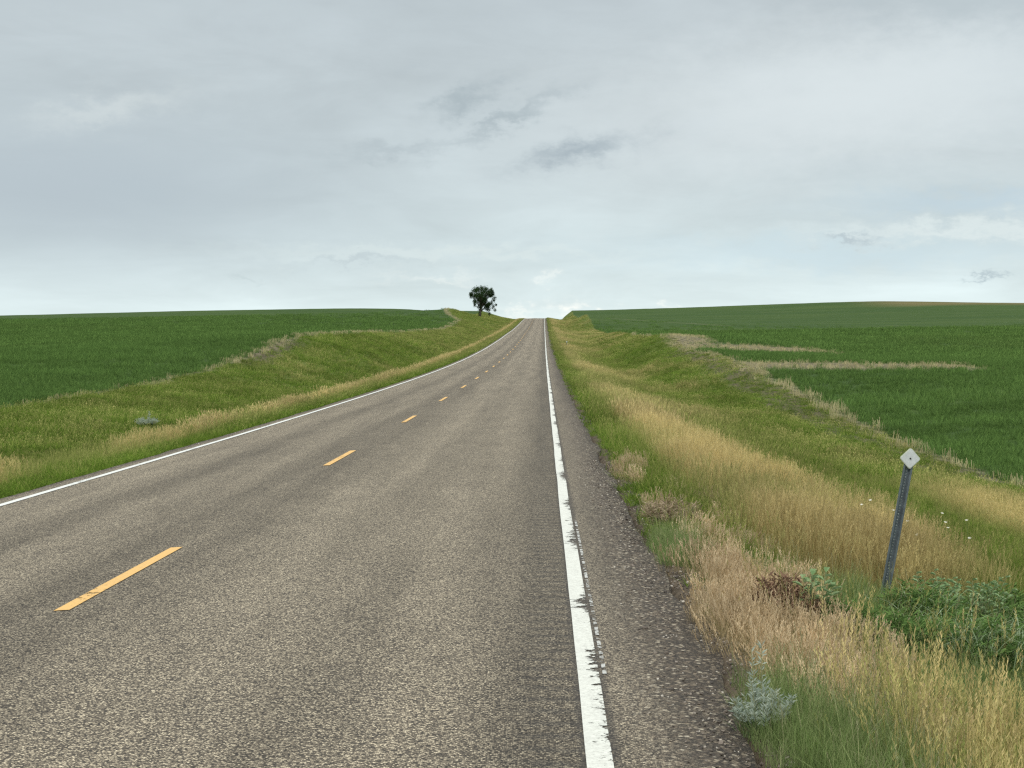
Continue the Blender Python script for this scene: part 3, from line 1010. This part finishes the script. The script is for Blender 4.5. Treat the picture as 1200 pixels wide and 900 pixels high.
parts = []
for (a, c_, y0, y1, dens, sc) in [(11, 13.5, 34, 84, 9, 1.0), (11.2, 12.6, 46, 78, 6, -.7), (11, 30, 84, 150, 4, .72), (-21, -17, 45, 85, 7, .75), (-21, -17, 85, 160, 8, .9), (-30, -17, 160, 420, 2, 1.3), (11, 13.5, 150, 420, .8, 1.2)]:
    X, Y = spots(a, c_, y0, y1, dens, stub_keep); n = len(X)
    s = RNG.uniform(.7, 1.2, n) * abs(sc)
    q = pack(X, Y, RNG.integers(0, 4, n), RNG.uniform(0, 1, n), RNG.uniform(.2, .9, n), s, s * (2.1 if sc < 0 else 1), tilt=.12)
    q[3][:, 2] = RNG.normal(0, .3, n)
    parts.append(q)
scatter('stubble', pr, cat(*parts), None, 'stubble', 'pale old stubble stalks along the field edges and in two bare strips')

# --- loose gravel at the shoulder
ms, nb, o = new_mat('gravel')
oi = nb.n('ShaderNodeObjectInfo')
c = nb.ramp(nb.attr('hue', 'INSTANCER'), [(0, (.05, .042, .035)), (.5, (.13, .105, .08)), (.8, (.24, .2, .16)), (1, (.52, .48, .4))])
p = nb.n('ShaderNodeBsdfPrincipled'); nb.link(c, p.inputs['Base Color']); p.inputs['Roughness'].default_value = .8
nb.link(p.outputs[0], o.inputs[0])


class RockPM:
    def __init__(s, sd_):
        bm = bmesh.new(); bmesh.ops.create_icosphere(bm, subdivisions=1, radius=.5)
        r_ = random.Random(sd_)
        for v in bm.verts: v.co = Vector((v.co.x * r_.uniform(.8, 1.3), v.co.y * r_.uniform(.7, 1.1), v.co.z * r_.uniform(.45, .75)))
        s.v = [tuple(v.co) for v in bm.verts]; s.f = [tuple(v.index for v in f.verts) for f in bm.faces]; bm.free()

    def build(s, name, mat, link=False):
        me = bpy.data.meshes.new(name); me.from_pydata(s.v, [], s.f); me.materials.append(mat)
        return bpy.data.objects.new(name, me)


pr = [(RockPM(i), ms) for i in range(4)]
def gk(X, Y): return sstep(.42, 1.05, X + .15 * nz(X, Y, 12))
X, Y = spots(.35, 1.35, 5.5, 24, 900, gk)
X2, Y2 = spots(-7.15, -6.7, 14, 40, 90, None)
X = np.concatenate([X, X2]); Y = np.concatenate([Y, Y2]); n = len(X)
s = RNG.lognormal(math.log(.011), .4, n)
q = pack(X, Y, RNG.integers(0, 4, n), X * 0, RNG.random(n), s, tilt=.4)
edgex = XR1 + 0.30 * (fbm(Y / 1.6, Y * 0 + 2.2, 71, 4) - 0.5)
onroad = (X < edgex - .02) & (X > XR0 + .02)
q[2] = np.where(onroad, road_z(X, Y) - .02 * sstep(.75, XR1, X) + s * .12, np.maximum(ground(X, Y), road_z(X, Y) - .16) + s * .15)
scatter('gravel', pr, q, None, 'gravel', 'loose stone chips strewn over the dark shoulder edge')

# ------------------------------------------------------------------ tree on the crest
def tube(bmv, pts, radii, seg=8):
    """append a tapered tube to lists (verts, faces)"""
    V_, F_ = bmv
    i0 = len(V_)
    for q, (p_, r_) in enumerate(zip(pts, radii)):
        p_ = Vector(p_)
        d = (Vector(pts[min(q + 1, len(pts) - 1)]) - Vector(pts[max(q - 1, 0)])).normalized()
        a = d.orthogonal().normalized(); c_ = d.cross(a)
        if q and (a.dot(last) < 0 or True):
            a = (last - d * last.dot(d)).normalized(); c_ = d.cross(a)
        last = a
        for j in range(seg):
            t = 2 * math.pi * j / seg
            V_.append(tuple(p_ + (a * math.cos(t) + c_ * math.sin(t)) * r_))
        if q:
            for j in range(seg):
                u, w = i0 + (q - 1) * seg + j, i0 + (q - 1) * seg + (j + 1) % seg
                F_.append((u, w, w + seg, u + seg))
    F_.append(tuple(i0 + (len(pts) - 1) * seg + j for j in range(seg)))


m_bark = simple_mat('bark', (0.11, 0.09, 0.07), .9, .25, 3)
m_leaf = plant_mat('cottonwood_leaves', (0.022, 0.045, 0.018), (0.055, 0.095, 0.035), (0, 0, 0), (0, 0, 0), (0, 0, 0), (0, 0, 0), trans=.2, inst=False, drybias=-1)
TD = 432.0
tx = unproj(562.5, 368, TD)[0]
tz = float(ground(np.array([tx]), np.array([TD]))[0])
tree = bpy.data.objects.new('cottonwood_tree', None)
S.collection.objects.link(tree)
tree.location = (tx, TD, tz - 0.1)
tree.scale = (1.04, 1.04, 1.12)
tag(tree, 'lone dark green tree with a rounded gappy crown on the knoll left of the road', 'tree')
k_ = TD / F / 15.0
clumps = []
rt = random.Random(3)
for cx, cy, cr_ in [(345, 325, 42), (335, 370, 30), (400, 275, 48), (440, 250, 40), (510, 240, 52), (580, 250, 48), (640, 290, 40), (695, 280, 46), (700, 340, 46),
                    (400, 350, 58), (450, 340, 60), (530, 320, 75), (590, 350, 60), (560, 400, 55), (470, 410, 60), (660, 340, 40),
                    (745, 395, 38), (715, 425, 34), (405, 440, 42), (410, 500, 30), (500, 460, 50), (585, 430, 42), (560, 490, 38), (640, 480, 52), (600, 500, 46), (620, 530, 50), (690, 470, 36),
                    (640, 580, 36), (655, 630, 28), (765, 495, 26), (725, 530, 34), (745, 580, 26), (505, 530, 36), (495, 580, 34), (480, 630, 34), (480, 665, 28), (455, 535, 22)]:
    lx, lz, lr = (cx - 490) * k_, (715 - cy) * k_, cr_ * k_
    half = math.sqrt(max(0.3, 3.6 ** 2 - (lx - .6) ** 2)) * (0.85 if lz > 3.2 else .35)
    clumps.append((lx, 0.0 + rt.uniform(-.3, .3), lz, lr))
    if lz > 3.0 and cr_ > 38:
        for _ in range(2):
            yo = rt.uniform(-half, half)
            clumps.append((lx * (1 - .15 * abs(yo) / 3) + rt.uniform(-.2, .2), yo, lz + rt.uniform(-.3, .2), lr * .85))
tv = ([], [])
tube(tv, [(0, 0, -.3), (.02, 0, .5), (.10, .02, 1.6), (.2, .05, 2.8), (.35, 0, 4.2), (.5, .1, 5.8), (.5, .1, 7.2)], [.38, .30, .26, .23, .17, .10, .04], 10)
trunk = mesh_obj('trunk', tv[0], tv[1], m_bark, tree)
lv = ([], [])
for cx, cy, cz, cr_ in clumps:
    if cz < 1.8: continue
    sz = min(max(1.8, cz - 1.2 - .5 * math.hypot(cx, cy)), 6.0)
    if cx > 1.8 and cz < 4.0: sz = 3.4
    st_ = Vector((.2, .03, sz))
    en = Vector((cx, cy, cz))
    mid = (st_ + en) / 2 + Vector((0, 0, .35 if cz > 3.3 else .9))
    tube(lv, [st_, mid, en], [.10, .06, .02], 5)
mesh_obj('limbs', lv[0], lv[1], m_bark, trunk)
lm = PM()
for cx, cy, cz, cr_ in clumps:
    sub = [(rt.gauss(0, .5), rt.gauss(0, .5), rt.gauss(0, .45)) for _ in range(6)]
    n = int(70 + 190 * cr_ * cr_)
    for i in range(n):
        s0 = sub[i % 6]
        v = Vector((rt.gauss(0, .26), rt.gauss(0, .26), rt.gauss(0, .40)))
        p_ = Vector((cx, cy, cz)) + (Vector(s0) * .75 + v) * cr_
        d = Vector((v.x + rt.gauss(0, .4), v.y + rt.gauss(0, .4), .7 + rt.gauss(0, .5)))
        lm.leafquad(p_, d, (rt.gauss(0, 1), rt.gauss(0, 1), rt.gauss(0, 1)), rt.uniform(.16, .30), rt.uniform(.09, .16), 0, rt.random())
lm.build('crown', m_leaf, parent=tree)

# ------------------------------------------------------------------ delineator posts
m_steel = simple_mat('galvanised_steel', (0.17, 0.20, 0.215), .5, .16, 14, .45)
m_reflect = simple_mat('reflector_white', (0.68, 0.70, 0.69), .35, .06, 30)
m_rim = simple_mat('reflector_rim', (0.62, 0.66, 0.52), .4, .08, 30)
m_bolt = simple_mat('dark_bolt', (0.03, 0.03, 0.03), .5, .1, 30, .6)


def make_delineator(label):
    root = bpy.data.objects.new('delineator_post', None)
    S.collection.objects.link(root)
    tag(root, label, 'road marker', 'reflector posts beside the road')
    # U-channel: hat section with flanges, drilled web
    H = 1.62
    prof_ = [(-.042, .0), (-.042, -.004), (-.026, -.004), (-.017, .026), (.017, .026), (.026, -.004), (.042, -.004), (.042, .0), (.029, .0), (.019, .030), (-.019, .030), (-.029, .0)]
    V_, F_ = [], []
    np_ = len(prof_)
    bm = bmesh.new()
    r0 = [bm.verts.new((x_, y_, -.45)) for x_, y_ in prof_]
    r1 = [bm.verts.new((x_, y_, H)) for x_, y_ in prof_]
    for i in range(np_):
        j = (i + 1) % np_
        bm.faces.new((r0[i], r0[j], r1[j], r1[i]))
    bm.faces.new(r1); bm.faces.new(list(reversed(r0)))
    bmesh.ops.recalc_face_normals(bm, faces=bm.faces)
    me = bpy.data.meshes.new('channel'); bm.to_mesh(me); bm.free(); me.materials.append(m_steel)
    ch = bpy.data.objects.new('channel', me); S.collection.objects.link(ch); ch.parent = root
    # punched holes drawn as pale discs set in the web, 25 mm pitch
    bm = bmesh.new()
    z = .05
    while z < H - .02:
        mt = Matrix.Translation((0.0, .0252, z)) @ Matrix.Rotation(math.pi / 2, 4, 'X')
        bmesh.ops.create_cone(bm, cap_ends=True, segments=10, radius1=.0062, radius2=.0062, depth=.0012, matrix=mt)
        z += .0254
    me = bpy.data.meshes.new('holes'); bm.to_mesh(me); bm.free(); me.materials.append(m_hole)
    hl = bpy.data.objects.new('holes', me); S.collection.objects.link(hl); hl.parent = ch
    # reflector plate: rounded square on its corner
    sd_, rr = .068, .020
    def rsq(sd_, rr, y0, y1, name, mat, par, z0):
        pts = []
        for q, (sx, sy) in enumerate(((1, 1), (-1, 1), (-1, -1), (1, -1))):
            for a in range(0, 91, 15):
                t = R(a + 90 * q)
                pts.append((sx * (sd_ - rr) + rr * math.cos(t), sy * (sd_ - rr) + rr * math.sin(t)))
        rot_ = Matrix.Rotation(R(52), 2)
        pts = [rot_ @ Vector(p_) for p_ in pts]
        n = len(pts)
        V_ = [(p_.x, y0, p_.y + z0) for p_ in pts] + [(p_.x, y1, p_.y + z0) for p_ in pts]
        F_ = [tuple(range(n)), tuple(reversed(range(n, 2 * n)))] + [(i, i + n, (i + 1) % n + n, (i + 1) % n) for i in range(n)]
        return mesh_obj(name, V_, F_, mat, par, smooth=False)
    zc = H - .01
    pl = rsq(sd_, rr, -.014, -.006, 'reflector', m_rim, root, zc)
    rsq(sd_ - .006, rr - .004, -.0165, -.0125, 'reflector_face', m_reflect, pl, zc)
    bm = bmesh.new()
    bmesh.ops.create_cone(bm, cap_ends=True, segments=12, radius1=.008, radius2=.0065, depth=.008, matrix=Matrix.Translation((0, -.020, zc)) @ Matrix.Rotation(math.pi / 2, 4, 'X'))
    me = bpy.data.meshes.new('bolt'); bm.to_mesh(me); bm.free(); me.materials.append(m_bolt)
    bo = bpy.data.objects.new('bolt', me); S.collection.objects.link(bo); bo.parent = pl
    return root


m_hole = simple_mat('punched_hole', (0.50, 0.53, 0.50), .7, .3, 60)
PD = 13.0
bx_, _, bz_ = unproj(1037, 700, PD)
tx_, _, tz_ = unproj(1070, 538, PD)
dp = make_delineator('steel channel post with a white diamond reflector leaning right in the near weeds')
gz = float(ground(np.array([bx_]), np.array([PD]))[0])
L_vis = math.hypot(tx_ - bx_, tz_ - bz_)
lean = math.atan2(tx_ - bx_, tz_ - bz_)
# slide along its own axis so the reflector sits at the top of the visible length
H = 1.62
topp = Vector((tx_, PD, tz_))
axis = Vector((math.sin(lean), 0, math.cos(lean)))
dp.location = topp - axis * (H - .01)
dp.rotation_euler = (R(-2), lean, R(6))
print('post base z', dp.location.z, 'ground', gz, 'visible', L_vis)


def copy_tree(o, parent=None):
    c_ = o.copy(); S.collection.objects.link(c_)
    if parent: c_.parent = parent
    for k in [q for q in o.children]: copy_tree(k, c_)
    return c_


d2 = copy_tree(dp)
fx, fy, fz = unproj(664, 400.5, 185)
d2.location = (fx, fy, fz - 1.61)
d2.rotation_euler = (0, R(1), R(3))
d2['label'] = 'far reflector post, a small white dot in the verge grass near the crest'

# ------------------------------------------------------------------ individual plants
def flat_plant_mat(name, c1, c2, c3=None, trans=.25):
    return plant_mat(name, c1, c2, (0, 0, 0), (0, 0, 0), c3 or c2, c3 or c2, trans=trans, inst=False, drybias=-1)


m_sage = flat_plant_mat('sage_leaf', (0.30, 0.37, 0.30), (0.58, 0.64, 0.53))
m_sageg = flat_plant_mat('sage_foot', (0.12, 0.19, 0.08), (0.2, 0.27, 0.12))
m_weed = flat_plant_mat('weed_leaf', (0.075, 0.145, 0.040), (0.190, 0.300, 0.090))
m_weed2 = flat_plant_mat('weed_blade', (0.20, 0.29, 0.14), (0.38, 0.46, 0.30))
m_broad = flat_plant_mat('broad_leaf', (0.19, 0.30, 0.13), (0.36, 0.47, 0.25))
m_dead = flat_plant_mat('dead_weed', (0.13, 0.075, 0.05), (0.33, 0.21, 0.14))
m_dead2 = flat_plant_mat('dry_weed', (0.26, 0.20, 0.12), (0.50, 0.40, 0.28))
m_stem = simple_mat('weed_stem', (0.20, 0.22, 0.10), .8, .2, 20)


def gpt(px, py, guess, iters=12):
    """world ground point under the photograph's pixel"""
    D = guess
    for _ in range(iters):
        x_, _, z_ = unproj(px, py, D)
        g_ = float(ground(np.array([x_]), np.array([D]))[0])
        slope = (EYE - z_) / D
        D = D * 0.4 + 0.6 * (EYE - g_) / slope
    x_, _, z_ = unproj(px, py, D)
    return x_, D, float(ground(np.array([x_]), np.array([D]))[0])


def empty(name, loc, label, cat_, group=None):
    e = bpy.data.objects.new(name, None); S.collection.objects.link(e); e.location = loc
    tag(e, label, cat_, group); return e


def stems(root, specs, mat, name='stems'):
    v_ = ([], [])
    for pts, r_ in specs: tube(v_, pts, [r_ * (1 - .6 * i / (len(pts) - 1)) for i in range(len(pts))], 5)
    return mesh_obj(name, v_[0], v_[1], mat, root)


def sagebrush(loc, label, r_=.22, h=.34, n=26, sd_=1, fat=1.0):
    g_ = random.Random(sd_)
    root = empty('sagebrush', loc, label, 'shrub')
    sp = []; lf = PM(); ft = PM()
    for i in range(n):
        a = g_.uniform(0, 6.28); rr = g_.random() ** .5
        hh = h * g_.uniform(.55, 1.0) * (1 - .35 * rr)
        if i in (0, 1): hh = h * 1.35; rr = .4
        en = Vector((math.cos(a) * r_ * rr, math.sin(a) * r_ * rr, hh))
        mid = Vector((en.x * .6, en.y * .6, hh * .45))
        sp.append(([(en.x * .1, en.y * .1, -.05), mid, en], .0028 * fat))
        for j in range(34):
            t = g_.uniform(.22, 1.0)
            c_ = mid.lerp(en, (t - .45) / .55) if t > .45 else Vector((0, 0, 0)).lerp(mid, t / .45)
            b2 = g_.uniform(0, 6.28)
            tgt = lf if t > .36 else ft
            tgt.leafquad(c_, (math.cos(b2), math.sin(b2), g_.uniform(.3, 1.3)), (math.cos(b2 + 1.5), math.sin(b2 + 1.5), 0), g_.uniform(.025, .045) * fat, .007 * fat, 0, g_.random())
    for i in range(60):
        a = g_.uniform(0, 6.28)
        ft.ribbon((g_.gauss(0, r_ * .35), g_.gauss(0, r_ * .35), -.02), a, g_.uniform(.08, h * .45), g_.uniform(.3, 1), .006 * fat, 0, g_.random(), 3, .2)
    stems(root, sp, m_stem)
    lf.build('silver_foliage', m_sage, parent=root)
    ft.build('lower_foliage', m_sageg, parent=root)
    return root


def broadleaf(loc, label, h=.4, n_st=5, r_=.18, sd_=1, ll=.09, leaves=9):
    g_ = random.Random(sd_)
    root = empty('milkweed', loc, label, 'plant', None)
    sp = []; lf = PM()
    for i in range(n_st):
        a = g_.uniform(0, 6.28); rr = r_ * g_.random() ** .5
        en = Vector((math.cos(a) * rr, math.sin(a) * rr, h * g_.uniform(.75, 1.05)))
        st0 = Vector((en.x * .4, en.y * .4, -.05))
        sp.append(([st0, (st0 + en) / 2 + Vector((0, 0, .02)), en], .005))
        for j in range(leaves):
            t = .35 + .65 * j / (leaves - 1)
            c_ = st0.lerp(en, t)
            b2 = j * 2.4 + g_.uniform(-.3, .3)
            L_ = ll * g_.uniform(.7, 1.15) * (1.1 - .35 * abs(t - .7))
            up_ = .25 + .35 * t
            d_ = Vector((math.cos(b2), math.sin(b2), up_)).normalized()
            # folded leaf: two halves meeting at the rib
            side = d_.cross(Vector((0, 0, 1))).normalized()
            for sg in (-1, 1):
                i0 = len(lf.v)
                w_ = L_ * .28
                q_ = [c_, c_ + d_ * L_ * .3 + side * sg * w_ * .8 + Vector((0, 0, .010)), c_ + d_ * L_ * .65 + side * sg * w_ * .8 + Vector((0, 0, .004)), c_ + d_ * L_ + Vector((0, 0, -.018))]
                lf.v += [tuple(u_) for u_ in q_]; rn = g_.random(); lf.k += [0] * 4; lf.r += [rn] * 4; lf.t += [1] * 4
                lf.f.append((i0, i0 + 1, i0 + 2, i0 + 3))
    stems(root, sp, m_stem)
    lf.build('leaves', m_broad, parent=root)
    return root


def feathery(loc, label, name='tansy_weed', r_=.35, h=.45, n=60, sd_=1, mat=None, blades=0):
    g_ = random.Random(sd_)
    root = empty(name, loc, label, 'weed')
    sp = []; lf = PM()
    for i in range(n):
        a = g_.uniform(0, 6.28); rr = r_ * g_.random() ** .5
        hh = h * math.sqrt(max(.1, 1 - (rr / r_) ** 2 * .75)) * g_.uniform(.65, 1.05)
        en = Vector((math.cos(a) * rr, math.sin(a) * rr, hh))
        st0 = Vector((en.x * .55, en.y * .55, -.05))
        sp.append(([st0, (st0 + en) / 2, en], .0025))
        for j in range(60):
            t = g_.uniform(.15, 1.0)
            c_ = st0.lerp(en, t)
            b2 = g_.uniform(0, 6.28)
            d_ = Vector((math.cos(b2), math.sin(b2), g_.uniform(0, .9)))
            lf.leafquad(c_ + d_ * .02, d_, (g_.gauss(0, 1), g_.gauss(0, 1), 1), g_.uniform(.035, .085), g_.uniform(.008, .016), 0, g_.random())
    stems(root, sp, m_stem)
    lf.build('foliage', mat or m_weed, parent=root)
    if blades:
        bl = PM()
        for i in range(blades):
            a = g_.uniform(0, 6.28)
            bl.ribbon((g_.gauss(0, r_ * .45), g_.gauss(0, r_ * .45), h * .2), a, h * g_.uniform(.7, 1.1), g_.uniform(.4, 1.2), .009, 0, g_.random(), 5, g_.uniform(.3, .6))
        bl.build('arching_blades', m_weed2, parent=root)
    return root


sagebrush(gpt(893, 862, 7), 'silver grey sagebrush at the edge of the dark gravel shoulder, lower right', .16, .31, 44, 4)
sagebrush(gpt(172, 500, 40), 'small silver sagebrush alone in the green left verge', .42, .33, 80, 8, 1.7)
broadleaf(gpt(948, 742, 10), 'pale broad-leaved plant beside the russet dead weed left of the post', .44, 8, .17, 2, .085, 12)
broadleaf(gpt(1130, 745, 10), 'wide clump of pale broad leaves in the weeds right of the post', .47, 34, .40, 3, .068, 11)
feathery(gpt(1040, 768, 10), 'dark green feathery weed clump around the foot of the post', r_=.38, h=.32, n=120, sd_=5)
feathery(gpt(1130, 785, 10), 'green feathery weed mound with arching pale blades, right of the post', r_=.46, h=.42, n=130, sd_=6, blades=280)
feathery(gpt(1075, 742, 11), 'taller green weed just right of the post foot', r_=.34, h=.40, n=90, sd_=21, blades=50)
feathery(gpt(1165, 735, 11), 'green weed behind the arching pale blades', r_=.40, h=.38, n=90, sd_=22)
feathery(gpt(1210, 770, 10), 'bushy green weed cut by the right edge of the picture', r_=.36, h=.42, n=80, sd_=16, blades=60)
feathery(gpt(985, 752, 10), 'small loose green weed between the pale plant and the post', r_=.26, h=.30, n=60, sd_=7)
feathery(gpt(918, 735, 11), 'russet brown dead weed ball beside the cheatgrass', 'dead_weed', .26, .36, 90, 9, m_dead)
feathery(gpt(790, 620, 18), 'dry pinkish weed patch between the green edge grass and the tan grass', 'dead_weed', .34, .34, 60, 10, m_dead2)

# small white flowers in the green grass behind the post
m_petal = simple_mat('petal', (0.8, 0.78, 0.66), .6, .05, 40)
m_fstem = simple_mat('flower_stem', (0.10, 0.17, 0.05), .8, .1, 40)
protof = None
rf = random.Random(9)
FL = ['leftmost small white flower, in the tan grass left of the reflector post', 'small white flower nearest the left side of the post shaft',
      'small white flower touching the right side of the post shaft', 'small white flower nearest the post of the cluster of four to its right',
      'middle white flower of the cluster right of the post, between the top and bottom ones', 'bottom white flower of the cluster right of the post',
      'small white flower between the cluster and the rightmost flower', 'topmost small white flower, left of the post above the tan grass heads',
      'rightmost small white flower, standing in green grass', 'top white flower of the cluster right of the post']
for i, (px, py) in enumerate([(1008, 623), (1038, 633), (1060, 652), (1082, 660), (1099, 642), (1109, 655), (1130, 662), (1024, 612), (1135, 640), (1090, 630)]):
    x_, D_, z_ = gpt(px, py + 26, 16)
    if protof is None:
        e = bpy.data.objects.new('wildflower', None); S.collection.objects.link(e)
        v_ = ([], []); tube(v_, [(0, 0, -.03), (.01, 0, .2), (.0, 0, .40)], [.002, .0018, .0015], 5)
        mesh_obj('stem', v_[0], v_[1], m_fstem, e)
        V_, F_ = [(0, 0, .40)], []
        for q in range(8):
            a = q * math.pi / 4
            i0 = len(V_)
            V_ += [(math.cos(a - .3) * .011, math.sin(a - .3) * .011, .405), (math.cos(a) * .019, math.sin(a) * .019, .408), (math.cos(a + .3) * .011, math.sin(a + .3) * .011, .405)]
            F_.append((0, i0, i0 + 1, i0 + 2))
        pe = mesh_obj('petals', V_, F_, m_petal, e)
        protof = e
        src = e
    else:
        e = copy_tree(src)
    e.location = (x_, D_, z_ + .05); e.rotation_euler = (R(rf.uniform(10, 30)), 0, rf.uniform(-.6, .6)); e.scale = (1.25, 1.25, 1.45)
    tag(e, FL[i], 'flower', 'small white flowers in the verge')
